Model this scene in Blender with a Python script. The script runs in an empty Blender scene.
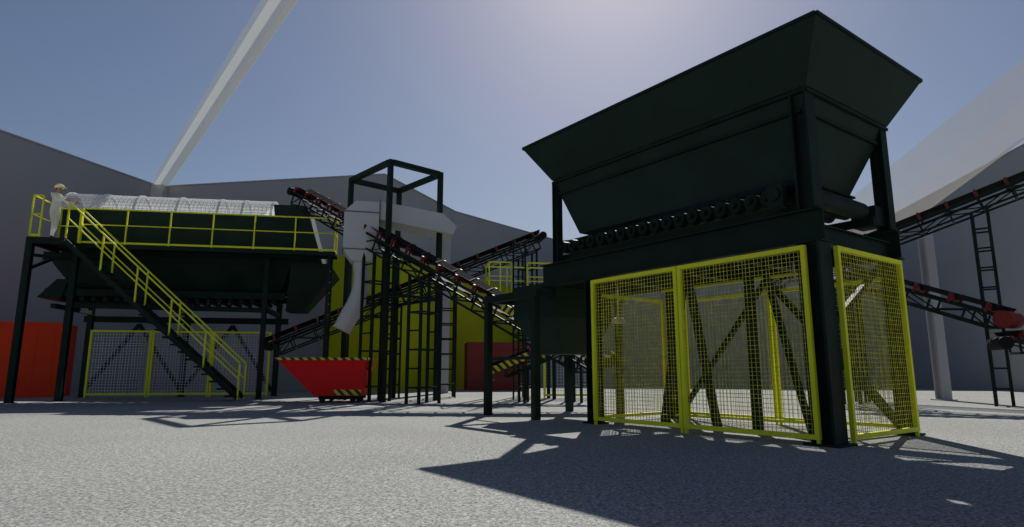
import bpy, math, random
from mathutils import Vector, Matrix
random.seed(4)
scene = bpy.context.scene
COL = scene.collection

# ---------------------------------------------------------------- materials
def mat(name, col, rough=0.6, metal=0.0, var=0.25, scale=3.0, bump=0.0, spec=0.5):
    m = bpy.data.materials.new(name); m.use_nodes = True
    nt = m.node_tree; b = nt.nodes["Principled BSDF"]
    b.inputs["Roughness"].default_value = rough
    b.inputs["Metallic"].default_value = metal
    b.inputs["Specular IOR Level"].default_value = spec
    tc = nt.nodes.new("ShaderNodeTexCoord")
    n = nt.nodes.new("ShaderNodeTexNoise"); n.inputs["Scale"].default_value = scale
    n.inputs["Detail"].default_value = 6
    nt.links.new(tc.outputs["Object"], n.inputs["Vector"])
    r = nt.nodes.new("ShaderNodeValToRGB")
    r.color_ramp.elements[0].position = 0.3; r.color_ramp.elements[1].position = 0.7
    lo = [c * (1 - var) for c in col]; hi = [min(1, c * (1 + var)) for c in col]
    r.color_ramp.elements[0].color = (*lo, 1); r.color_ramp.elements[1].color = (*hi, 1)
    nt.links.new(n.outputs["Fac"], r.inputs["Fac"])
    nt.links.new(r.outputs["Color"], b.inputs["Base Color"])
    if bump:
        bp = nt.nodes.new("ShaderNodeBump"); bp.inputs["Strength"].default_value = bump
        bp.inputs["Distance"].default_value = 0.02
        n2 = nt.nodes.new("ShaderNodeTexNoise"); n2.inputs["Scale"].default_value = scale * 8
        nt.links.new(tc.outputs["Object"], n2.inputs["Vector"])
        nt.links.new(n2.outputs["Fac"], bp.inputs["Height"])
        nt.links.new(bp.outputs["Normal"], b.inputs["Normal"])
    return m

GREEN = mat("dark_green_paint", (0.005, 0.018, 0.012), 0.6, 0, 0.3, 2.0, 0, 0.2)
GREEN2 = mat("dark_green_plate", (0.008, 0.026, 0.018), 0.6, 0, 0.25, 1.2, 0, 0.2)
YEL = mat("yellow_paint", (0.86, 0.86, 0.008), 0.5, 0, 0.06)
WIREY = mat("yellow_wire", (0.62, 0.57, 0.03), 0.5, 0, 0.45, 7)
WIREG = mat("galvanised_wire", (0.62, 0.62, 0.60), 0.5, 0.0, 0.1)
REDP = mat("red_paint", (0.85, 0.004, 0.004), 0.55, 0, 0.08, 3, 0, 0.25)
ROLL = mat("red_roller", (0.14, 0.007, 0.008), 0.55, 0, 0.2)
RED2 = mat("red_drum", (0.20, 0.007, 0.007), 0.55, 0, 0.2)
ORNG = mat("orange_red_steel", (0.80, 0.050, 0.007), 0.7, 0, 0.06, 0.8, 0, 0.25)
DRED = mat("dark_red_steel", (0.18, 0.009, 0.007), 0.6, 0, 0.15, 1.0)
OLIVE = mat("olive_yellow_panel", (0.42, 0.45, 0.008), 0.8, 0, 0.05, 0.4, 0, 0.2)
WALLM = mat("grey_wall_sheet", (0.38, 0.38, 0.385), 0.9, 0, 0.05, 0.3, 0.1)
RUBB = mat("black_rubber", (0.010, 0.010, 0.011), 0.8, 0, 0.3, 3, 0, 0.2)
WHT = mat("light_grey_steel", (0.56, 0.56, 0.555), 0.6, 0, 0.04, 1.0)
SEAM = mat("grey_flange", (0.16, 0.16, 0.165), 0.6, 0, 0.1, 1.0)
DARKB = mat("dark_brown", (0.03, 0.02, 0.015), 0.7)
VEST = mat("boots_dark", (0.03, 0.03, 0.03), 0.8)

def sheer(name, col, fac, clear=0.0, var=0.1):
    m = bpy.data.materials.new(name); m.use_nodes = True
    nt = m.node_tree; nt.nodes.clear()
    o = nt.nodes.new("ShaderNodeOutputMaterial")
    d = nt.nodes.new("ShaderNodeBsdfDiffuse"); t = nt.nodes.new("ShaderNodeBsdfTranslucent")
    tc = nt.nodes.new("ShaderNodeTexCoord"); n = nt.nodes.new("ShaderNodeTexNoise")
    n.inputs["Scale"].default_value = 1.2; n.inputs["Detail"].default_value = 5
    r = nt.nodes.new("ShaderNodeValToRGB")
    r.color_ramp.elements[0].color = (*[c * (1-var) for c in col], 1)
    r.color_ramp.elements[1].color = (*col, 1)
    nt.links.new(tc.outputs["Object"], n.inputs["Vector"]); nt.links.new(n.outputs["Fac"], r.inputs["Fac"])
    nt.links.new(r.outputs["Color"], d.inputs["Color"]); nt.links.new(r.outputs["Color"], t.inputs["Color"])
    mx = nt.nodes.new("ShaderNodeMixShader"); mx.inputs["Fac"].default_value = fac
    nt.links.new(d.outputs[0], mx.inputs[1]); nt.links.new(t.outputs[0], mx.inputs[2])
    tr = nt.nodes.new("ShaderNodeBsdfTransparent"); m2 = nt.nodes.new("ShaderNodeMixShader"); m2.inputs["Fac"].default_value = clear
    nt.links.new(mx.outputs[0], m2.inputs[1]); nt.links.new(tr.outputs[0], m2.inputs[2])
    nt.links.new(m2.outputs[0], o.inputs["Surface"])
    return m
SHEET = sheer("translucent_cladding", (0.62, 0.62, 0.52), 0.5, 0.38)
SHEETS = sheer("translucent_cladding_side", (0.62, 0.63, 0.64), 0.25, 0.35)
GALL = sheer("gallery_cladding", (0.50, 0.475, 0.44), 0.45, 0.40)
GALL2 = sheer("gallery_cladding_upper", (0.56, 0.54, 0.50), 0.35, 0.5)
SCREEN = sheer("drum_screen_sheet", (0.96, 0.96, 0.96), 0.6, 0.42, 0.01)
HOOP = sheer("drum_hoop_sheet", (0.9, 0.9, 0.9), 0.5, 0.1, 0.02)
CLOTH = sheer("white_coverall", (0.95, 0.95, 0.90), 0.5)
HELM = sheer("helmet_white", (0.92, 0.90, 0.66), 0.5)
SKIN = sheer("skin", (0.72, 0.44, 0.30), 0.35)
PALE = sheer("pale_cladding", (0.50, 0.50, 0.52), 0.1)

def hazard():
    m = bpy.data.materials.new("hazard_stripes"); m.use_nodes = True
    nt = m.node_tree; b = nt.nodes["Principled BSDF"]
    tc = nt.nodes.new("ShaderNodeTexCoord"); s = nt.nodes.new("ShaderNodeSeparateXYZ")
    nt.links.new(tc.outputs["Object"], s.inputs[0])
    a = nt.nodes.new("ShaderNodeMath"); a.operation = 'ADD'
    nt.links.new(s.outputs[0], a.inputs[0]); nt.links.new(s.outputs[2], a.inputs[1])
    a2 = nt.nodes.new("ShaderNodeMath"); a2.operation = 'ADD'
    nt.links.new(a.outputs[0], a2.inputs[0]); nt.links.new(s.outputs[1], a2.inputs[1])
    k = nt.nodes.new("ShaderNodeMath"); k.operation = 'MULTIPLY'; k.inputs[1].default_value = 3.6
    nt.links.new(a2.outputs[0], k.inputs[0])
    f = nt.nodes.new("ShaderNodeMath"); f.operation = 'FRACT'; nt.links.new(k.outputs[0], f.inputs[0])
    g = nt.nodes.new("ShaderNodeMath"); g.operation = 'GREATER_THAN'; g.inputs[1].default_value = 0.5
    nt.links.new(f.outputs[0], g.inputs[0])
    mx = nt.nodes.new("ShaderNodeMix"); mx.data_type = 'RGBA'
    mx.inputs[6].default_value = (0.75, 0.62, 0.02, 1); mx.inputs[7].default_value = (0.015, 0.015, 0.015, 1)
    nt.links.new(g.outputs[0], mx.inputs[0]); nt.links.new(mx.outputs[2], b.inputs["Base Color"])
    return m
HAZ = hazard()

# ---------------------------------------------------------------- mesh builder
class MB:
    def __init__(s): s.v = []; s.f = []; s.done = []
    def cut(s):
        if s.v: s.done.append((s.v, s.f))
        s.v = []; s.f = []; return s
    def add(s, vs, fs):
        n = len(s.v); s.v += [tuple(v) for v in vs]; s.f += [tuple(i + n for i in f) for f in fs]; return s
    def box(s, x0, x1, y0, y1, z0, z1):
        return s.add([(x0,y0,z0),(x1,y0,z0),(x1,y1,z0),(x0,y1,z0),(x0,y0,z1),(x1,y0,z1),(x1,y1,z1),(x0,y1,z1)],
            [(3,2,1,0),(4,5,6,7),(0,1,5,4),(1,2,6,5),(2,3,7,6),(3,0,4,7)])
    def frust(s, a, za, b, zb, cap=True):
        x0,x1,y0,y1 = a; X0,X1,Y0,Y1 = b
        f = [(0,1,5,4),(1,2,6,5),(2,3,7,6),(3,0,4,7)]
        if cap: f += [(3,2,1,0),(4,5,6,7)]
        return s.add([(x0,y0,za),(x1,y0,za),(x1,y1,za),(x0,y1,za),(X0,Y0,zb),(X1,Y0,zb),(X1,Y1,zb),(X0,Y1,zb)], f)
    def basis(s, p0, p1, side=None):
        d = (Vector(p1) - Vector(p0)).normalized()
        if side is None:
            side = d.cross(Vector((0,0,1)))
            if side.length < 1e-3: side = Vector((1,0,0))
        side = Vector(side); side = (side - d * side.dot(d)).normalized()
        return d, side, side.cross(d)
    def prof(s, p0, p1, pts, side=None):
        d, a, b = s.basis(p0, p1, side); n = len(pts)
        vs = [Vector(p) + a * q[0] + b * q[1] for p in (p0, p1) for q in pts]
        fs = [(i, (i+1) % n, n + (i+1) % n, n + i) for i in range(n)]
        fs += [tuple(range(n))[::-1], tuple(range(n, 2*n))]
        return s.add(vs, fs)
    def beam(s, p0, p1, w, h=None, side=None):
        h = h or w
        return s.prof(p0, p1, [(-w/2,-h/2),(w/2,-h/2),(w/2,h/2),(-w/2,h/2)], side)
    def ibeam(s, p0, p1, w, h=None, side=None, t=None):
        h = h or w; t = t or w * 0.12; a = w/2; b = h/2; c = t/2
        return s.prof(p0, p1, [(-a,-b),(a,-b),(a,-b+t),(c,-b+t),(c,b-t),(a,b-t),(a,b),(-a,b),(-a,b-t),(-c,b-t),(-c,-b+t),(-a,-b+t)], side)
    def cyl(s, p0, p1, r, n=12, r1=None, cap=True):
        r1 = r if r1 is None else r1
        d, a, b = s.basis(p0, p1)
        vs = []
        for p, rr in ((p0, r), (p1, r1)):
            for i in range(n):
                t = 2*math.pi*i/n
                vs.append(Vector(p) + a*math.cos(t)*rr + b*math.sin(t)*rr)
        fs = [(i, (i+1) % n, n+(i+1) % n, n+i) for i in range(n)]
        if cap: fs += [tuple(range(n))[::-1], tuple(range(n, 2*n))]
        return s.add(vs, fs)
    def wire(s, p0, p1, w):
        return s.beam(p0, p1, w)
    def sphere(s, c, r, n=10, m=7, sc=(1,1,1), z0=-1):
        vs = []; fs = []
        for j in range(m+1):
            ph = -math.pi/2 + math.pi*j/m
            for i in range(n):
                t = 2*math.pi*i/n
                vs.append((c[0]+r*sc[0]*math.cos(ph)*math.cos(t), c[1]+r*sc[1]*math.cos(ph)*math.sin(t), c[2]+r*sc[2]*max(z0, math.sin(ph))))
        for j in range(m):
            for i in range(n):
                fs.append((j*n+i, j*n+(i+1)%n, (j+1)*n+(i+1)%n, (j+1)*n+i))
        return s.add(vs, fs)
    def obj(s, name, m, parent=None, smooth=False, label=None):
        s.cut(); o = None
        for v, f in s.done:
            me = bpy.data.meshes.new(name); me.from_pydata(v, [], f); me.update()
            me.materials.append(m)
            if smooth:
                for p in me.polygons: p.use_smooth = True
            o = bpy.data.objects.new(name, me); COL.objects.link(o)
            if parent: o.parent = parent
            if label: o["label"] = label
        return o

def root(name, loc, rz, label, category, group=None):
    e = bpy.data.objects.new(name, None); e.empty_display_size = 0.2
    e.location = loc; e.rotation_euler = (0, 0, rz); COL.objects.link(e)
    e["label"] = label; e["category"] = category
    if group: e["group"] = group
    return e

# ---------------------------------------------------------------- ground
gm = bpy.data.materials.new("gravel_concrete"); gm.use_nodes = True
nt = gm.node_tree; b = nt.nodes["Principled BSDF"]; b.inputs["Roughness"].default_value = 0.95
b.inputs["Specular IOR Level"].default_value = 0.1
tc = nt.nodes.new("ShaderNodeTexCoord")
n1 = nt.nodes.new("ShaderNodeTexNoise"); n1.inputs["Scale"].default_value = 34; n1.inputs["Detail"].default_value = 8; n1.inputs["Roughness"].default_value = 0.85
n3 = nt.nodes.new("ShaderNodeTexNoise"); n3.inputs["Scale"].default_value = 11; n3.inputs["Detail"].default_value = 8; n3.inputs["Roughness"].default_value = 0.9
n2 = nt.nodes.new("ShaderNodeTexNoise"); n2.inputs["Scale"].default_value = 0.3; n2.inputs["Detail"].default_value = 5
r1 = nt.nodes.new("ShaderNodeValToRGB"); r1.color_ramp.elements[0].position = 0.42; r1.color_ramp.elements[1].position = 0.58
r1.color_ramp.elements[0].color = (0.13, 0.13, 0.127, 1); r1.color_ramp.elements[1].color = (0.64, 0.64, 0.615, 1)
r3 = nt.nodes.new("ShaderNodeValToRGB"); r3.color_ramp.elements[0].color = (0.6, 0.6, 0.6, 1); r3.color_ramp.elements[1].color = (1, 1, 1, 1)
r3.color_ramp.elements[0].position = 0.42; r3.color_ramp.elements[1].position = 0.56
r2 = nt.nodes.new("ShaderNodeValToRGB"); r2.color_ramp.elements[0].color = (0.86, 0.86, 0.86, 1); r2.color_ramp.elements[1].color = (1, 1, 1, 1)
r2.color_ramp.elements[0].position = 0.35; r2.color_ramp.elements[1].position = 0.65
mm = nt.nodes.new("ShaderNodeMix"); mm.data_type = 'RGBA'; mm.blend_type = 'MULTIPLY'; mm.inputs[0].default_value = 1
m3 = nt.nodes.new("ShaderNodeMix"); m3.data_type = 'RGBA'; m3.blend_type = 'MULTIPLY'; m3.inputs[0].default_value = 1
for a in (n1, n2, n3): nt.links.new(tc.outputs["Object"], a.inputs["Vector"])
nt.links.new(n1.outputs["Fac"], r1.inputs["Fac"]); nt.links.new(n2.outputs["Fac"], r2.inputs["Fac"]); nt.links.new(n3.outputs["Fac"], r3.inputs["Fac"])
nt.links.new(r1.outputs["Color"], mm.inputs[6]); nt.links.new(r2.outputs["Color"], mm.inputs[7])
nt.links.new(mm.outputs[2], m3.inputs[6]); nt.links.new(r3.outputs["Color"], m3.inputs[7])
nt.links.new(m3.outputs[2], b.inputs["Base Color"])
bp = nt.nodes.new("ShaderNodeBump"); bp.inputs["Strength"].default_value = 0.2; bp.inputs["Distance"].default_value = 0.01
nt.links.new(n1.outputs["Fac"], bp.inputs["Height"]); nt.links.new(bp.outputs["Normal"], b.inputs["Normal"])
g = MB().add([(-400,-400,0),(400,-400,0),(400,400,0),(-400,400,0)], [(0,1,2,3)]).obj("ground", gm)
g["kind"] = "structure"

# ---------------------------------------------------------------- walls
def wall(p, q, h, m, label, th=0.3, name="boundary_wall", cat="wall"):
    p = Vector((*p, 0)); q = Vector((*q, 0)); d = q - p; L = d.length
    r = root(name, p, math.atan2(d.y, d.x), label, cat)
    MB().box(0, L, 0, th, 0, h).obj("wall_sheet", m, r)
    MB().box(-0.02, L + 0.02, -0.04, th + 0.04, h + 0.003, h + 0.08).obj("coping", m, r)
    return r
W = [(-27.2,16.5),(-24,27.5),(-21.5,36.5),(-7.3,34.1),(-4,42.5),(4.1,52.5),(27.9,46.5),(25.5,29.4),(23.5,15)]
labs = ["tall plain grey sheet wall beside the screening plant", "tall plain grey sheet wall behind the orange-red container",
        "tall grey wall behind the trommel screen", "grey wall behind the olive yellow panels", "grey wall receding behind the conveyors",
        "grey wall closing the far side of the yard", "grey wall behind the pale column", "tall grey wall beside the rising conveyor"]
for i in range(len(W) - 1):
    wall(W[i], W[i+1], 12.1, WALLM, labs[i])
wall((-9.7,32.0),(-6.0,32.6),6.95,OLIVE,"olive yellow panel wall standing before the grey wall", 0.25, "panel_wall")
wall((-5.95,32.6),(0.9,47),6.95,OLIVE,"olive yellow panel wall receding behind the conveyors", 0.25, "panel_wall")

def container(x, y, rz, L, Wd, H, m, label):
    r = root("shipping_container", (x, y, 0), rz, label, "container")
    b = MB(); n = int(L / 0.3)
    for yy, sg in ((0.0, 1), (Wd, -1)):
        for i in range(n):
            x0 = L*i/n; x1 = L*(i+1)/n; dpt = 0.008 if i % 2 else 0.0
            b.box(x0, x1, min(yy, yy+sg*0.1)+ (dpt if sg>0 else 0), max(yy, yy+sg*0.1) - (dpt if sg<0 else 0), 0.15, H-0.12)
    b.box(0, 0.06, 0.1, Wd-0.1, 0.15, H-0.12); b.box(L-0.06, L, 0.1, Wd-0.1, 0.15, H-0.12)
    b.obj("body", m, r)
    MB().box(-0.01, L+0.01, -0.01, Wd+0.01, H-0.119, H).obj("top_frame", m, r)
    MB().box(-0.01, L+0.01, -0.01, Wd+0.01, 0, 0.149).obj("base_frame", m, r)
container(-18.1-6*math.cos(.42), 25.2-6*math.sin(.42), 0.42, 6.0, 2.2, 2.95, ORNG, "orange-red steel container standing against the grey wall")
container(-2.4, 34.0, 0.15, 3.3, 2.4, 2.6, DRED, "dark red steel container behind the conveyors")

# ---------------------------------------------------------------- roof beams / columns
def lbeam(name, p0, p1, w, bands, label, cat, ms=SHEET, both=True):
    p0 = Vector(p0); p1 = Vector(p1); d = (p1-p0).normalized()
    side = d.cross(Vector((0,0,1))).normalized(); up = side.cross(d)
    r = root(name, p0, 0, label, cat)
    a = MB(); z = Vector((0,0,0)); e = p1 - p0
    a.add([z-side*w/2, z+side*w/2, e+side*w/2, e-side*w/2], [(0,1,2,3)])
    a.obj("soffit_sheet", ms, r)
    h0 = 0.01
    for h, m in bands:
        c = MB()
        for sg in ((1, -1) if both else (-1,)):
            q = side*w/2*sg
            c.add([z+q+up*h0, e+q+up*h0, e+q+up*h, z+q+up*h], [(0,1,2,3)]); c.cut()
        c.obj("side_sheet", m, r); h0 = h + 0.01
    return r
rbm = lbeam("roof_beam", (-21.3,36.2,12.1), (-3.2,12.2,12.1), 0.72, [(0.5,SHEETS)], "long pale translucent roof beam spanning over the yard", "beam")
MB().box(-0.35,0.35,-0.35,0.35,-0.9,-0.02).obj("end_bracket", WHT, rbm)
lbeam("cladded_gallery", (12.6,25.9,4.2), (22,14.6,13.2), 0.3, [(1.15,GALL),(2.3,GALL2)], "pale see-through cladded gallery rising over the grey wall", "gallery", GALL, False)
def column(x, y, h, w, label):
    r = root("column", (x, y, 0), 0.2, label, "column", "pale columns of the yard")
    MB().ibeam((0,0,0.04),(0,0,h), w, w).obj("shaft", PALE, r)
    MB().box(-w*0.8, w*0.8, -w*0.8, w*0.8, 0, 0.04).obj("base_plate", WHT, r)
column(15.4, 22.6, 6.2, 0.36, "pale steel column carrying the cladded gallery")
column(-3.25, 30.0, 7.8, 0.42, "pale steel column behind the conveyor supports")

# ---------------------------------------------------------------- fence panels
def fence(M, w, h, wm, pitch, label, group, t=0.07, ww=0.0085):
    r = root("fence_panel", M.to_translation(), M.to_euler().z, label, "fence", group)
    f = MB()
    f.box(0.012, w-0.012, -t/2, t/2, 0.08, 0.08+t); f.box(0.012, w-0.012, -t/2, t/2, h-t, h)
    f.box(0.012, 0.012+t, -t/2, t/2, 0.08+t, h-t); f.box(w-0.012-t, w-0.012, -t/2, t/2, 0.08+t, h-t)
    f.box(0.02, 0.02+t*0.7, -t/3, t/3, 0, 0.08); f.box(w-0.02-t*0.7, w-0.02, -t/3, t/3, 0, 0.08)
    f.obj("frame", YEL, r)
    m = MB(); x = t + pitch
    rnd = random.Random(int(w*1000+h*10)); jj = pitch*0.16
    while x < w - t:
        j = rnd.uniform(-jj,jj); k = rnd.uniform(-jj,jj)
        m.wire((x+j, 0.0, 0.1), (x+k, 0.0, h-0.03), ww); x += pitch
    z = 0.08 + t + pitch
    while z < h - t:
        j = rnd.uniform(-jj,jj); k = rnd.uniform(-jj,jj)
        m.wire((t, ww*0.9, z+j), (w-t, ww*0.9, z+k), ww); z += pitch
    m.obj("wire_mesh", wm, r)
    return r

# ---------------------------------------------------------------- main feed hopper
HB = Vector((4.36, 8.67, 0)); HR = math.atan2(-0.804, 0.594)
HM = Matrix.Translation(HB) @ Matrix.Rotation(HR, 4, 'Z')
H = root("feed_hopper", HB, HR, "large dark green steel feed hopper on a tall beam frame", "hopper")
o0 = (-5.85, 0.02, 0.02, 2.72); o1 = (-6.30, 0.48, -0.45, 3.10)
def shell(b, a, za, c, zc, t):
    ai = (a[0]+t, a[1]-t, a[2]+t, a[3]-t); ci = (c[0]+t, c[1]-t, c[2]+t, c[3]-t)
    def cor(q, z): return [(q[0],q[2],z),(q[1],q[2],z),(q[1],q[3],z),(q[0],q[3],z)]
    vs = cor(a,za)+cor(c,zc)+cor(ai,za)+cor(ci,zc)
    fs = []
    for i in range(4):
        j = (i+1) % 4
        fs += [(i,j,4+j,4+i),(8+j,8+i,12+i,12+j),(4+i,4+j,12+j,12+i),(j,i,8+i,8+j)]
    b.add(vs, fs)
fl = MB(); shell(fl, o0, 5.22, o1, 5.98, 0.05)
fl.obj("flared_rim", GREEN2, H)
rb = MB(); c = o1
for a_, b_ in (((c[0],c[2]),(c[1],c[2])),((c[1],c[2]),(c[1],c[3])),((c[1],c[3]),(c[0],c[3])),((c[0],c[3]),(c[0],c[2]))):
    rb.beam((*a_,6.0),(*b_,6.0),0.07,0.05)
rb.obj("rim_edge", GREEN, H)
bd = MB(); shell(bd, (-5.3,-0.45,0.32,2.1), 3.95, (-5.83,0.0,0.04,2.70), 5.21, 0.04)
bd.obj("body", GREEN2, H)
rib = MB()
for i in range(2):
    z = 5.16 - i*0.28; k = (z-3.95)/(5.21-3.95)
    y0 = 0.32-0.28*k-0.03; y1 = 2.1+0.6*k+0.03; x0 = -5.3-0.53*k; x1=-0.45+0.45*k
    rib.beam((x0,y0,z),(x1,y0,z),0.06,0.05); rib.beam((x1+0.03,y0,z),(x1+0.03,y1,z),0.05,0.05)
    rib.beam((x0-0.03,y0,z),(x0-0.03,y1,z),0.05,0.05); rib.cut()
rib.obj("stiffener", GREEN, H)
fr = MB()
for x,y,w in ((-0.13,0.13,0.34),(-0.12,2.62,0.24),(-4.72,0.12,0.24),(-4.72,2.62,0.24)):
    fr.ibeam((x,y,0.03),(x,y,2.84),w,w,side=(0,1,0)); fr.box(x-w*0.75,x+w*0.75,y-w*0.75,y+w*0.75,0,0.031); fr.cut()
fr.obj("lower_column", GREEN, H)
up = MB()
for x,y,w in ((-0.12,0.12,0.26),(-0.12,2.62,0.22),(-5.8,0.12,0.16),(-5.8,2.62,0.16)):
    up.ibeam((x,y,3.36),(x,y,5.2),w,w,side=(0,1,0)); up.cut()
up.obj("upper_column", GREEN, H)
lb = MB()
for y in (0.12, 2.62):
    lb.ibeam((-6.3,y,3.10),(0.06,y,3.10),0.22,0.50); lb.cut()
for x in (-0.12,-1.7,-3.2,-4.72,-6.1):
    lb.ibeam((x,0.24,3.0),(x,2.50,3.0),0.16,0.28); lb.cut()
lb.obj("main_beam", GREEN, H)
br = MB()
br.beam((-4.6,2.62,0.15),(-2.4,2.62,2.8),0.09).cut()
br.beam((-2.4,2.62,2.8),(-0.25,2.62,0.15),0.10).cut()
br.beam((-3.9,1.2,0),(-3.3,1.2,2.85),0.14).cut(); br.beam((-2.7,1.2,0),(-3.2,1.2,2.85),0.12).cut()
br.beam((-1.7,0.9,0),(-1.7,0.9,2.85),0.13).cut(); br.beam((-1.0,1.3,0),(-1.65,1.3,2.85),0.09).cut()
br.beam((-0.2,0.3,1.5),(-0.2,2.5,2.8),0.08).cut(); br.beam((-0.2,2.5,0.2),(-0.2,0.4,1.5),0.08).cut()
br.obj("brace", GREEN, H)
yb = MB()
yb.beam((-4.4,1.9,2.72),(-0.6,1.9,2.72),0.05).cut(); yb.beam((-1.3,2.2,0),(-1.3,2.2,2.7),0.06).cut(); yb.beam((-4.2,1.9,0.12),(-1.35,2.2,0.12),0.05).cut()
yb.obj("inner_guard_rail", YEL, H)
hc = MB()
for (x,y,z) in ((-5.0,1.12,2.05),(-1.19,1.47,2.45)):
    hc.sphere((x,y,z),0.13,16,10,(1.2,1,0.9),-0.25); hc.cyl((x,y,z+0.1),(x,y,2.86),0.02,8); hc.cut()
hc.obj("lamp_shade", WHT, H, True)
# feeder
fd = MB()
for y in (0.30, 2.14):
    fd.beam((-6.0,y,3.47),(-0.1,y,3.47),0.06,0.14).cut()
fd.obj("feeder_rail", GREEN, H)
MB().box(-5.9,-0.3,0.42,2.0,3.87,3.9).obj("feeder_belt", RUBB, H)
rm = MB().cyl((-0.1,-1.08,-0.02),(0.1,1.05,0.02),0.125,14).cyl((-0.106,-1.15,-0.021),(-0.1,-1.081,-0.02),0.05,8)
ro = rm.obj("feeder_roller", GREEN, H, False); ro.location = (-5.55,1.21,3.70)
for i in range(1,18):
    c_ = ro.copy(); c_.location = (-5.55+i*0.285,1.21,3.70); COL.objects.link(c_); c_.parent = H
MB().cyl((-0.30,0.3,3.66),(-0.30,2.1,3.66),0.15,18).obj("drive_drum", GREEN, H)
MB().box(-0.72,-0.46,0.0,0.10,3.45,3.82).cyl((-0.6,-0.05,3.66),(-0.6,-0.001,3.66),0.10,18).obj("bearing_housing", GREEN, H)
MB().box(-0.5,-0.1,2.2,2.6,3.42,3.75).cyl((-0.3,2.6,3.58),(-0.3,2.85,3.58),0.12,14).obj("drive_motor", GREEN, H)
def hf(x, y, rz): return HM @ Matrix.Translation((x, y, 0)) @ Matrix.Rotation(rz, 4, 'Z')
G1 = "yellow mesh fence panels round the feed hopper"
fence(hf(-4.58,-0.06,0), 2.14, 2.80, WIREY, 0.066, "yellow framed wire mesh fence panel under the hopper", G1, 0.066, 0.0065)
fence(hf(-2.44,-0.06,0), 2.30, 2.80, WIREY, 0.066, "yellow framed wire mesh fence panel beside the hopper column", G1, 0.066, 0.006)
fence(hf(0.08,0.34,math.pi/2), 2.15, 2.80, WIREY, 0.066, "yellow framed wire mesh fence panel on the hopper's short side", G1, 0.066, 0.006)
fence(hf(-4.58,2.78,0), 2.14, 2.6, WIREY, 0.085, "yellow framed wire mesh fence panel behind the hopper columns", G1, 0.06, 0.006)
fence(hf(-2.44,2.78,0), 2.2, 2.6, WIREY, 0.085, "yellow framed wire mesh fence panel behind the hopper columns", G1, 0.06, 0.006)
fence(hf(-4.86,0.3,math.pi/2), 2.15, 2.6, WIREY, 0.085, "yellow framed wire mesh fence panel at the hopper's discharge end", G1, 0.06, 0.006)

# ---------------------------------------------------------------- transfer station next to hopper
T = root("transfer_station", HB, HR, "dark green transfer chute on a four-legged steel frame", "chute")
tf = MB()
for x in (-6.15,-7.95):
    for y in (-0.25, 2.3):
        tf.beam((x,y,0),(x,y,2.62),0.15).cut()
tf.obj("leg", GREEN, T)
tb = MB()
for y in (-0.25,2.3): tb.beam((-8.1,y,2.70),(-6.0,y,2.70),0.16).cut()
for x in (-6.15,-7.95): tb.beam((x,-0.17,2.70),(x,2.22,2.70),0.14).cut()
tb.beam((-7.87,-0.25,1.3),(-6.23,-0.25,1.3),0.07).cut()
tb.obj("top_beam", GREEN, T)
MB().frust((-7.1,-6.3,0.7,1.6),1.4,(-7.6,-6.05,0.25,2.0),2.2).frust((-7.6,-6.05,0.25,2.0),2.202,(-7.6,-6.05,0.25,2.0),3.0).obj("chute_box", GREEN2, T)

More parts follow.
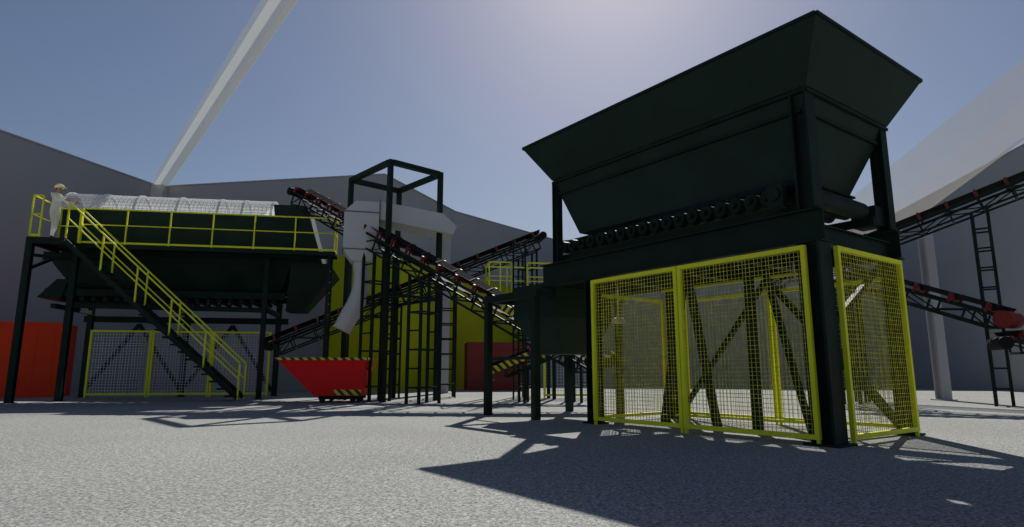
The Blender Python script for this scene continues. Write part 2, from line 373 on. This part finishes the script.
# ---------------------------------------------------------------- belt conveyors
def conveyor(p0, p1, width, label, legs, hgt=0.5, rollmat=ROLL, sp=0.3, drum=(0.16,0.16), guard=0, ret=True):
    p0 = Vector(p0); p1 = Vector(p1); d = p1-p0; hl = math.hypot(d.x, d.y); L = d.length
    ca = hl/L; sa = d.z/L
    r = root("belt_conveyor", (p0.x, p0.y, 0), math.atan2(d.y, d.x), label, "conveyor", "belt conveyors")
    z0 = p0.z
    def P(s, y, n): return (s*ca - n*sa, y, z0 + s*sa + n*ca)
    f = MB(); n = max(3, int(L/0.85)); w = width/2
    for y in (-w, w):
        f.beam(P(0,y,0),P(L,y,0),0.06,0.08); f.beam(P(0.3,y,-hgt),P(L-0.3,y,-hgt),0.05,0.06)
        for i in range(n+1):
            s = L*i/n; s = min(max(s,0.3),L-0.3)
            f.beam(P(s,y,-0.05),P(s,y,-hgt+0.03),0.045,0.045)
            if i < n:
                s2 = min(max(L*(i+1)/n,0.3),L-0.3)
                if i % 2: f.beam(P(s,y,-0.05),P(s2,y,-hgt+0.03),0.035)
                else: f.beam(P(s,y,-hgt+0.03),P(s2,y,-0.05),0.035)
    for i in range(n+1):
        s = min(max(L*i/n,0.3),L-0.3); f.beam(P(s,-w+0.03,-hgt),P(s,w-0.03,-hgt),0.045)
    f.obj("truss_frame", GREEN, r)
    bl = MB(); q = w*0.85; ins = w*0.38
    def strip(a, b): bl.add([P(0,*a),P(L,*a),P(L,*b),P(0,*b)], [(0,1,2,3)])
    strip((-q,0.26),(-ins,0.14)); strip((-ins,0.14),(ins,0.14)); strip((ins,0.14),(q,0.26))
    if ret: bl.add([P(0,-q,-0.16),P(L,-q,-0.16),P(L,q,-0.16),P(0,q,-0.16)], [(0,1,2,3)])
    bl.obj("belt", RUBB, r)
    im = MB()
    def Q(y, n): return (-n*sa, y, n*ca)
    im.cyl(Q(-ins,0.09),Q(ins,0.09),0.055,8); im.cyl(Q(-q-0.03,0.22),Q(-ins-0.01,0.10),0.055,8); im.cyl(Q(q+0.03,0.22),Q(ins+0.01,0.10),0.055,8)
    im.beam(Q(-w-0.06,0.02),Q(-w-0.06,0.26),0.07,0.07); im.beam(Q(w+0.06,0.02),Q(w+0.06,0.26),0.07,0.07)
    first = im.obj("idler_roller", rollmat, r); k = int(L/0.8)
    first.location = (0.4*ca, 0, z0+0.4*sa)
    for i in range(1, k):
        c2 = first.copy(); s = 0.4+i*(L-0.8)/(k-1); c2.location = (s*ca,0,z0+s*sa); COL.objects.link(c2); c2.parent = r
    for s, rd in ((0,drum[0]), (L,drum[1])):
        MB().cyl(P(s,-w-0.08,-0.04),P(s,w+0.08,-0.04),rd,20).obj("end_drum", RED2 if rd>0.2 else RUBB, r)
    if guard:
        gb = MB()
        for y in (-w-0.12, w+0.12):
            gb.beam(P(-0.2,y,0.1),P(guard,y,0.1),0.03,0.22).cut()
        gb.obj("hazard_guard", HAZ, r)
    for s in legs:
        s *= L; lg = MB(); top = P(s,0,-hgt)
        for y in (-w, w):
            lg.beam((top[0]-sp,y,0),(top[0]-sp,y,top[2]-sp*sa/ca),0.08); lg.beam((top[0]+sp,y,0),(top[0]+sp,y,top[2]+sp*sa/ca),0.08)
            z = 0.5
            while z < top[2]-0.4:
                lg.beam((top[0]-sp,y,z),(top[0]+sp,y,z),0.05); z += 0.6
        z = 0.5
        while z < max(top[2]-0.4, 0.6):
            lg.beam((top[0]-sp,-w,z),(top[0]-sp,w,z),0.05); lg.beam((top[0]+sp,-w,z),(top[0]+sp,w,z),0.05); z += 1.2
        lg.obj("support_tower", GREEN, r)
    return r
conveyor((-9.4,24,2.0),(1.2,26,6.7),0.9,"dark green belt conveyor with red idlers rising over the yard",(0.42,0.62,0.93))
conveyor((2.3,16.3,1.3),(-8.75,24.8,8.3),0.9,"long belt conveyor with red idlers climbing to the trommel",(0.45,0.62), 0.5, ROLL, 0.28, (0.16,0.16), 3.2)
conveyor((9.5,22.8,4.25),(19.6,14.6,8.3),0.65,"dark green belt conveyor with red idlers rising past the gallery",(0.2,0.49,), 0.36, ROLL, 0.2, ret=False)
conveyor((12.75,15.9,2.35),(9.6,20.6,4.75),0.65,"steep belt conveyor with a red drum behind the hopper",(0.75,), 0.36, ROLL, 0.25, (0.22,0.16), ret=False)
conveyor((16.6,14.6,1.95),(12.5,16.0,1.75),0.65,"short level belt conveyor receiving from the steep one",(0.82,), 0.3, ROLL, 0.12, ret=False)
conveyor((-0.6,20.6,1.0),(2.6,21.4,2.3),0.7,"short low conveyor beneath the service platform",(0.3,0.8), 0.3, ROLL, 0.15, (0.24,0.16), 1.2, ret=False)

def railing(b, pts, h=1.3, step=1.3, toe=True, t=0.05):
    for i in range(len(pts)-1):
        p = Vector(pts[i]); q = Vector(pts[i+1]); d = q-p; n = max(1, round(math.hypot(d.x,d.y)/step))
        up = Vector((0,0,1))
        b.beam(p+up*h, q+up*h, t); b.beam(p+up*h*0.55, q+up*h*0.55, t*0.75)
        if toe: b.beam(p+up*0.07, q+up*0.07, 0.02, 0.07)
        for k in range(n+1):
            o = p + d*k/n; b.beam(o, o+up*(h-t/2), t)

# ---------------------------------------------------------------- trommel station
TL = Vector((-16.74, 21.3, 0)); TR = math.atan2(0.177, 0.984)
TMx = Matrix.Translation(TL) @ Matrix.Rotation(TR, 4, 'Z')
S = root("screening_plant", TL, TR, "dark green trommel screening plant with yellow railed platform and stairs", "screening machine")
FZ = 5.48; LX = 0.25
dk = MB(); dk.box(LX,1.4,-1.0,0.9,FZ-0.06,FZ); dk.box(1.402,10.2,0,0.9,FZ-0.06,FZ)
dk.box(LX,1.4,-1.0,-0.9,FZ-0.22,FZ-0.062); dk.box(LX,LX+0.1,-0.9,0.9,FZ-0.22,FZ-0.062); dk.box(1.402,10.2,0,0.1,FZ-0.14,FZ-0.062)
dk.box(1.3,1.4,-0.9,-0.002,FZ-0.22,FZ-0.062); dk.box(LX+0.1,10.2,0.8,0.9,FZ-0.14,FZ-0.062)
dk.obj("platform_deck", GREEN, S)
ra = MB()
railing(ra, [(1.4,0.05,FZ),(10.15,0.05,FZ),(10.15,0.85,FZ)],1.3,1.45,True,0.045); ra.cut()
railing(ra, [(LX+0.35,-0.95,FZ),(LX+0.05,-0.95,FZ),(LX+0.05,0.85,FZ),(0.95,0.85,FZ)],1.45,1.3,True,0.045)
ra.obj("platform_railing", YEL, S)
lg = MB()
legs = ((LX+0.1,-0.9,0.2,FZ-0.23),(1.3,0.12,0.2,FZ-0.23),(0.35,3.85,0.2,5.2),(4.0,3.85,0.2,5.2),(7.6,0.9,0.17,FZ-0.15),(7.6,3.85,0.2,5.2),(9.95,0.2,0.1,FZ-0.15),(10.0,0.75,0.1,FZ-0.15))
for x,y,w,z in legs:
    lg.ibeam((x,y,0.02),(x,y,z),w,w); lg.box(x-w*.8,x+w*.8,y-w*.8,y+w*.8,0,0.021); lg.cut()
lg.obj("leg", GREEN, S)
bm_ = MB()
bm_.ibeam((0.1,3.85,3.1),(8.0,3.85,3.1),0.18,0.24,side=(0,1,0)).cut(); bm_.ibeam((1.3,0.12,3.3),(7.5,0.9,3.3),0.14,0.18).cut()
for x in (0.35,4.0,7.6): bm_.beam((x,0.95,3.35),(x,3.7,3.35),0.16).cut()
for a_,c_ in ((0.4,2.2),(4.0,2.2),(4.0,5.8),(7.5,5.8)): bm_.beam((a_,3.8,0.2),(c_,3.8,2.9),0.13).cut()
bm_.beam((LX+0.1,-0.85,4.4),(LX+0.1,0.8,5.1),0.09).cut(); bm_.beam((LX+0.1,-0.8,4.9),(1.25,0.1,4.9),0.1).cut()
bm_.ibeam((-0.3,1.2,5.2),(9.4,1.2,5.2),0.18,0.3,side=(0,1,0)).cut(); bm_.ibeam((-0.3,3.4,5.2),(9.4,3.4,5.2),0.18,0.3,side=(0,1,0)).cut()
bm_.obj("frame_beam", GREEN, S)
b_ = MB()
for i in range(11):
    z=0.6+i*0.42; b_.beam((9.95,0.25,z),(10.0,0.70,z),0.04)
b_.obj("ladder_rung", GREEN, S)
cs = MB(); cs.frust((0.3,8.3,1.15,3.45),5.37,(0.0,8.6,1.0,3.5),6.98)
cs.obj("casing", GREEN2, S)
MB().frust((7.95,9.6,1.3,3.3),5.2,(7.65,8.9,1.05,3.55),7.5).obj("discharge_hood", GREEN2, S)
dr = MB(); dr.cyl((0.0,2.3,6.85),(7.55,2.3,6.9),0.98,40,cap=False)
dr.obj("screen_drum", SCREEN, S, True)
for i,x in enumerate((0.0,1.25,2.5,4.0,5.5,6.4,7.5)):
    hp = MB()
    for k in range(36):
        t0=2*math.pi*k/36; t1=2*math.pi*(k+1)/36; R=1.03
        hp.beam((x,2.3+R*math.cos(t0),6.87+R*math.sin(t0)),(x,2.3+R*math.cos(t1),6.87+R*math.sin(t1)),0.09,0.03,side=(1,0,0))
    hp.obj("drum_hoop", HOOP, S)
dw = MB()
WIREW = sheer("white_wire",(0.95,0.95,0.95),0.4)
for k in range(40):
    t0 = 2*math.pi*k/40; dw.wire((0.05,2.3+1.0*math.cos(t0),6.85+1.0*math.sin(t0)),(7.45,2.3+1.0*math.cos(t0),6.9+1.0*math.sin(t0)),0.014)
x = 0.1
while x < 7.4:
    for k in range(30):
        t0=2*math.pi*k/30; t1=2*math.pi*(k+1)/30
        dw.wire((x,2.3+math.cos(t0),6.87+math.sin(t0)),(x,2.3+math.cos(t1),6.87+math.sin(t1)),0.012)
    x += 0.15
dw.obj("drum_wire", WIREW, S)
MB().frust((0.5,8.0,1.8,2.9),4.15,(0.0,8.4,1.1,3.35),5.04).obj("collecting_hopper", GREEN2, S)
MB().frust((8.25,8.95,1.6,2.7),3.35,(8.42,10.1,1.1,3.3),4.9).frust((8.42,10.1,1.1,3.3),4.902,(8.42,9.9,1.1,3.3),5.2).obj("discharge_chute", GREEN2, S)
cv = MB()
for y in (1.6,3.1): cv.beam((-0.3,y,3.92),(8.2,y,3.92),0.08,0.26)
cv.frust((-0.5,0.3,1.5,3.2),3.7,(0.1,0.5,1.5,3.2),4.4)
cv.obj("collecting_conveyor_frame", GREEN, S)
MB().box(-0.2,8.2,1.7,3.0,4.08,4.11).obj("collecting_belt", RUBB, S)
rr = MB().cyl((0,-0.85,0),(0,0.7,0),0.09,10).obj("belt_roller", GREEN, S); rr.location=(0.2,2.35,3.68)
for i in range(1,20):
    c2 = rr.copy(); c2.location=(0.2+i*0.4,2.35,3.68); COL.objects.link(c2); c2.parent=S
x0,x1 = 1.42,7.3; ys=(-0.95,-0.07)
st = MB()
for y in ys: st.beam((x0,y,FZ-0.10),(x1,y,0.10),0.05,0.15)
stair = st.obj("staircase", GREEN, S)
N = 21
tr = MB().box(-0.15,0.15,-0.46,0.46,-0.03,0.03).obj("tread", GREEN, stair)
def tp(i): k=(i+1)/(N+1); return (x0+(x1-x0)*k, -0.51, FZ*(1-k)-0.08)
tr.location = tp(0)
for i in range(1,N):
    c2 = tr.copy(); c2.location = tp(i); COL.objects.link(c2); c2.parent = stair
for y in ys:
    hr = MB(); up_ = Vector((0,0,1))
    p = Vector((x0,y,FZ)); q = Vector((x1,y,0.05)); d = q-p
    hr.beam(p+up_*1.25,q+up_*1.25,0.05); hr.beam(p+up_*0.7,q+up_*0.7,0.04)
    for k in range(6):
        o = p+d*k/5; hr.beam(o,o+up_*1.22,0.05)
    hr.obj("handrail", YEL, stair)
def tfm(x,y,rz): return TMx @ Matrix.Translation((x,y,0)) @ Matrix.Rotation(rz,4,'Z')
G2 = "yellow framed grey mesh panels under the screening plant"
for a_ in (0.5,2.8,5.1):
    fence(tfm(a_,3.62,0),2.3,2.65,WIREG,0.11,"yellow framed grey mesh panel under the screening plant",G2,0.08,0.018)

# ---------------------------------------------------------------- service platform behind
SP = root("service_platform", (-0.9,22.9,0), 0.15, "small green service platform with yellow railings", "platform")
MB().box(0,2.6,0,1.2,3.75,3.87).obj("deck", GREEN, SP)
b_ = MB(); railing(b_, [(0.05,0.05,3.87),(0.9,0.05,3.87)],1.2,0.4,False,0.045); b_.cut()
railing(b_, [(1.5,0.05,3.87),(2.55,0.05,3.87),(2.55,1.15,3.87),(0.05,1.15,3.87),(0.05,0.05,3.87)],1.2,0.8,False,0.045); b_.obj("railing", YEL, SP)
b_ = MB()
for x,y in ((0.1,0.1),(2.5,0.1),(0.1,1.1),(2.5,1.1)): b_.beam((x,y,0),(x,y,3.75),0.12).cut()
b_.obj("leg", GREEN, SP)
b_ = MB()
for x in (0.95,1.4): b_.beam((x,-0.08,0),(x,-0.08,5.9),0.06)
z=0.3
while z<5.8: b_.beam((0.95,-0.08,z),(1.4,-0.08,z),0.035); z+=0.3
b_.obj("ladder", GREEN, SP)
fence(Matrix.Translation((1.2,24.3,0))@Matrix.Rotation(0.1,4,'Z'),2.2,2.4,WIREG,0.12,"yellow framed mesh panel behind the conveyors","yellow fence panels in the yard",0.08,0.015)

# ---------------------------------------------------------------- portal tower + sifter
PT = root("portal_frame", (-4.29,21.0,0), math.atan2(0.669,0.743), "tall open dark green steel portal frame", "steel frame")
b_ = MB()
for x,y in ((0,0),(2.15,0),(0,2.9),(2.15,2.9)): b_.beam((x,y,0),(x,y,8.4),0.16).cut()
b_.obj("post", GREEN, PT)
b_ = MB()
for z in (8.32, 3.6):
    w = 0.18 if z > 8 else 0.1
    b_.beam((0.09,0,z),(2.06,0,z),w).cut(); b_.beam((0.09,2.9,z),(2.06,2.9,z),w).cut()
    b_.beam((0,0.09,z),(0,2.81,z),w).cut(); b_.beam((2.15,0.09,z),(2.15,2.81,z),w).cut()
b_.obj("cross_beam", GREEN, PT)
WS = root("wind_sifter", (-5.42,21.9,0), 0.25, "light grey air separator with bent discharge pipe", "air separator")
b_ = MB(); b_.frust((-0.34,0.34,-0.38,0.38),4.85,(-0.64,0.56,-0.5,0.5),5.25).frust((-0.64,0.56,-0.5,0.5),5.252,(-0.64,0.56,-0.5,0.5),6.6).frust((-0.64,0.56,-0.5,0.5),6.602,(-0.25,0.56,-0.5,0.5),7.0)
b_.obj("separator_housing", WHT, WS)
b_ = MB()
for z,e in ((5.25,0.0),(6.6,0.0)):
    b_.box(-0.67,0.565,-0.53,-0.503,z-0.02,z+0.02); b_.box(-0.67,-0.643,-0.5,0.5,z-0.02,z+0.02)
    b_.cut()
b_.box(0.562,0.60,-0.52,0.80,6.38,7.10)
b_.obj("flange", SEAM, WS)
b_ = MB(); vs=[]
for y in (-0.45,0.75):
    vs += [(0.605,y,6.38),(3.25,y,5.98),(3.38,y,6.28),(2.85,y,6.74),(0.605,y,7.04)]
b_.add(vs,[(0,1,2,3,4),(9,8,7,6,5),(0,5,6,1),(1,6,7,2),(2,7,8,3),(3,8,9,4),(4,9,5,0)])
b_.obj("sloping_cover", WHT, WS)
pp = MB(); pts=[(0.0,0,4.87),(0.06,0,4.4),(0.04,0,3.9),(-0.08,0,3.45),(-0.28,0,3.0),(-0.55,0,2.45)]; n=18; vs=[]; fs=[]; rings=MB()
for j,p in enumerate(pts):
    a_=Vector(pts[max(0,j-1)]); c_=Vector(pts[min(len(pts)-1,j+1)]); d=(c_-a_).normalized(); sd=Vector((0,1,0)); u_=sd.cross(d)
    R = (0.29,0.28,0.29,0.31,0.33,0.31)[j]
    for i in range(n):
        t_=2*math.pi*i/n; vs.append(Vector(p)+sd*math.cos(t_)*R+u_*math.sin(t_)*R)
    if j: rings.cyl(Vector(p)-d*0.02,Vector(p)+d*0.02,R+0.02,18).cut()
for j in range(len(pts)-1):
    for i in range(n): fs.append((j*n+i,j*n+(i+1)%n,(j+1)*n+(i+1)%n,(j+1)*n+i))
pp.add(vs,fs); pp.obj("discharge_pipe", WHT, WS, False); rings.obj("pipe_clamp", WHT, WS)
b_=MB()
for x in (-0.35,0.5): b_.beam((x,0.82,0),(x,0.82,6.3),0.12).cut()
for z in (5.6,6.2): b_.beam((-0.29,0.82,z),(0.44,0.82,z),0.11).cut()
b_.obj("stand", GREEN, WS)

# ---------------------------------------------------------------- red skip
SK = root("skip_container", (-7.72,20.6,0), 0.05, "red tipping skip with yellow and black hazard stripes", "skip")
prof=[(0.0,1.40),(1.25,0.22),(2.80,0.22),(2.88,1.40)]
b_=MB(); vs=[(x,0,z) for x,z in prof]+[(x,1.6,z) for x,z in prof]
b_.add(vs,[(0,1,2,3),(7,6,5,4),(0,4,5,1),(1,5,6,2),(2,6,7,3)])
vi=[(x+(0.06 if i in(0,1) else -0.06),0.05,z+(0 if z>1 else 0.06)) for i,(x,z) in enumerate(prof)]+[(x+(0.06 if i in(0,1) else -0.06),1.55,z+(0 if z>1 else 0.06)) for i,(x,z) in enumerate(prof)]
b_.add(vi,[(3,2,1,0),(4,5,6,7),(1,5,4,0),(2,6,5,1),(3,7,6,2)])
b_.obj("tub", REDP, SK)
b_=MB(); b_.beam((-0.03,-0.02,1.42),(2.93,-0.02,1.42),0.08,0.08); b_.beam((-0.03,1.62,1.42),(2.93,1.62,1.42),0.08,0.08)
b_.beam((-0.03,0.03,1.42),(-0.03,1.57,1.42),0.08,0.08); b_.beam((2.93,0.03,1.42),(2.93,1.57,1.42),0.08,0.08)
b_.obj("rim_rail", HAZ, SK)
MB().box(1.9,2.78,-0.03,-0.005,0.24,0.42).obj("hazard_plate", HAZ, SK)
b_=MB()
for y in (0.3,1.3):
    b_.box(1.35,2.7,y-0.08,y+0.08,0.10,0.215).cut()
b_.obj("skid", GREEN, SK)
b_=MB()
for x in (1.5,2.5):
    for y in (0.14,1.46): b_.cyl((x,y-0.05,0.09),(x,y+0.05,0.09),0.09,14).cut()
b_.obj("wheel", GREEN, SK)

# ---------------------------------------------------------------- person
def person(loc, rz, lab):
    V=[];E=[];R=[]
    def add(p,r,par=None):
        V.append(p);R.append(r if isinstance(r,tuple) else (r,r))
        if par is not None:E.append((par,len(V)-1))
        return len(V)-1
    pel=add((0,0,0.98),(0.14,0.16)); wa=add((0.0,0,1.12),(0.12,0.145),pel); ch=add((0.02,0,1.34),(0.13,0.175),wa)
    sh=add((0.01,0,1.48),(0.10,0.15),ch); nk=add((0.03,0,1.57),0.055,sh); hd=add((0.055,0,1.66),(0.085,0.078),nk); tp_=add((0.05,0,1.77),(0.085,0.075),hd)
    for sg in (1,-1):
        hip=add((0,0.1*sg,0.90),0.10,pel); kn=add((0.04-0.07*sg,0.12*sg,0.50),0.066,hip); an=add((-0.02-0.12*sg,0.13*sg,0.11),0.045,kn)
        he=add((-0.03-0.12*sg,0.13*sg,0.045),0.045,an); to=add((0.16-0.12*sg,0.15*sg,0.04),0.038,he)
        s_=add((0.01,0.20*sg,1.46),0.065,sh); el=add((0.22,0.26*sg,1.24),0.047,s_); wr=add((0.48,0.20*sg,1.27),0.032,el)
        pm=add((0.55,0.19*sg,1.28),(0.022,0.036),wr)
        for k in range(4):
            f1=add((0.61,(0.19*sg)+(k-1.5)*0.021,1.285-0.003*k),0.009,pm)
            f2=add((0.64-0.004*k,(0.19*sg)+(k-1.5)*0.022,1.26),0.008,f1)
            add((0.63,(0.19*sg)+(k-1.5)*0.022,1.235),0.007,f2)
        t1=add((0.55,0.19*sg-0.045*sg,1.27),0.010,pm); add((0.58,0.19*sg-0.055*sg,1.245),0.008,t1)
    me=bpy.data.meshes.new("person_skeleton"); me.from_pydata(V,E,[]); o=bpy.data.objects.new("tmp",me); COL.objects.link(o)
    m=o.modifiers.new("s",'SKIN')
    for i,v in enumerate(me.skin_vertices[0].data): v.radius=R[i]; v.use_root=(i==0)
    s=o.modifiers.new("u",'SUBSURF'); s.levels=1; s.render_levels=1
    dg=bpy.context.evaluated_depsgraph_get(); dg.update()
    nm=bpy.data.meshes.new_from_object(o.evaluated_get(dg)); nm.name="body"
    bpy.data.objects.remove(o)
    nm.materials.clear()
    for q in (CLOTH,SKIN,VEST): nm.materials.append(q)
    for p in nm.polygons:
        p.use_smooth=True; c=p.center
        p.material_index = 1 if (c.z>1.54 or (c.x>0.49 and c.z>1.1)) else (2 if c.z<0.12 else 0)
    r=root("person",loc,rz,lab,"person")
    r.scale=(1.08,1.08,1.08)
    bo=bpy.data.objects.new("body",nm); COL.objects.link(bo); bo.parent=r
    MB().sphere((0.05,0,1.74),0.135,16,10,(1.15,0.95,0.95),-0.05).box(0.12,0.25,-0.08,0.08,1.735,1.75).obj("helmet",HELM,r,True)
    for sg in (1,-1):
        MB().sphere((0.132,0.032*sg,1.69),0.012,8,6).obj("eye",DARKB,r)
        MB().sphere((0.05,0.085*sg,1.675),0.03,8,6,(0.7,0.4,1.1)).obj("ear",SKIN,r)
    MB().sphere((0.15,0,1.665),0.02,8,6,(1.1,0.7,1.4)).obj("nose",SKIN,r)
    MB().box(0.132,0.139,-0.025,0.025,1.622,1.63).obj("mouth",DARKB,r)
    MB().sphere((0.0,0,1.70),0.08,12,8,(0.8,1.0,0.6)).obj("hair",DARKB,r,True)
    return r
person(TMx @ Vector((0.74,-0.45,FZ)), TR-0.25, "worker in white coveralls and white helmet on the yellow-railed platform")

# ---------------------------------------------------------------- light
sd = Vector((1.22,6.7,6.0)).normalized()
el = math.asin(sd.z); az = math.atan2(sd.x, sd.y)
w = bpy.data.worlds.new("World"); scene.world = w; w.use_nodes = True
nt = w.node_tree; bg = nt.nodes["Background"]
sk = nt.nodes.new("ShaderNodeTexSky"); sk.sky_type='NISHITA'; sk.sun_disc=False
sk.sun_elevation=el; sk.sun_rotation=az; sk.air_density=1.15; sk.dust_density=0.7; sk.ozone_density=2.5
tn = nt.nodes.new("ShaderNodeMix"); tn.data_type='RGBA'; tn.blend_type='MULTIPLY'; tn.inputs[0].default_value=1
tn.inputs[7].default_value=(1.03,0.99,1.03,1)
nt.links.new(sk.outputs[0], tn.inputs[6]); nt.links.new(tn.outputs[2], bg.inputs[0]); bg.inputs[1].default_value=0.052
L = bpy.data.lights.new("sun",'SUN'); L.energy=5; L.angle=math.radians(0.5); L.color=(1,0.97,0.90)
lo = bpy.data.objects.new("sun",L); COL.objects.link(lo); lo.rotation_euler=(-sd).to_track_quat('-Z','Y').to_euler()

# ---------------------------------------------------------------- camera
cam = bpy.data.cameras.new("camera"); co = bpy.data.objects.new("camera",cam); COL.objects.link(co)
co.location=(0,0,1.0); co.rotation_euler=(math.radians(90+9.9),0,0)
cam.sensor_width=36; cam.lens=36*620/1024; cam.clip_end=2000; cam.clip_start=0.05
scene.camera=co
scene.view_settings.view_transform='Standard'; scene.view_settings.look='None'; scene.view_settings.exposure=0
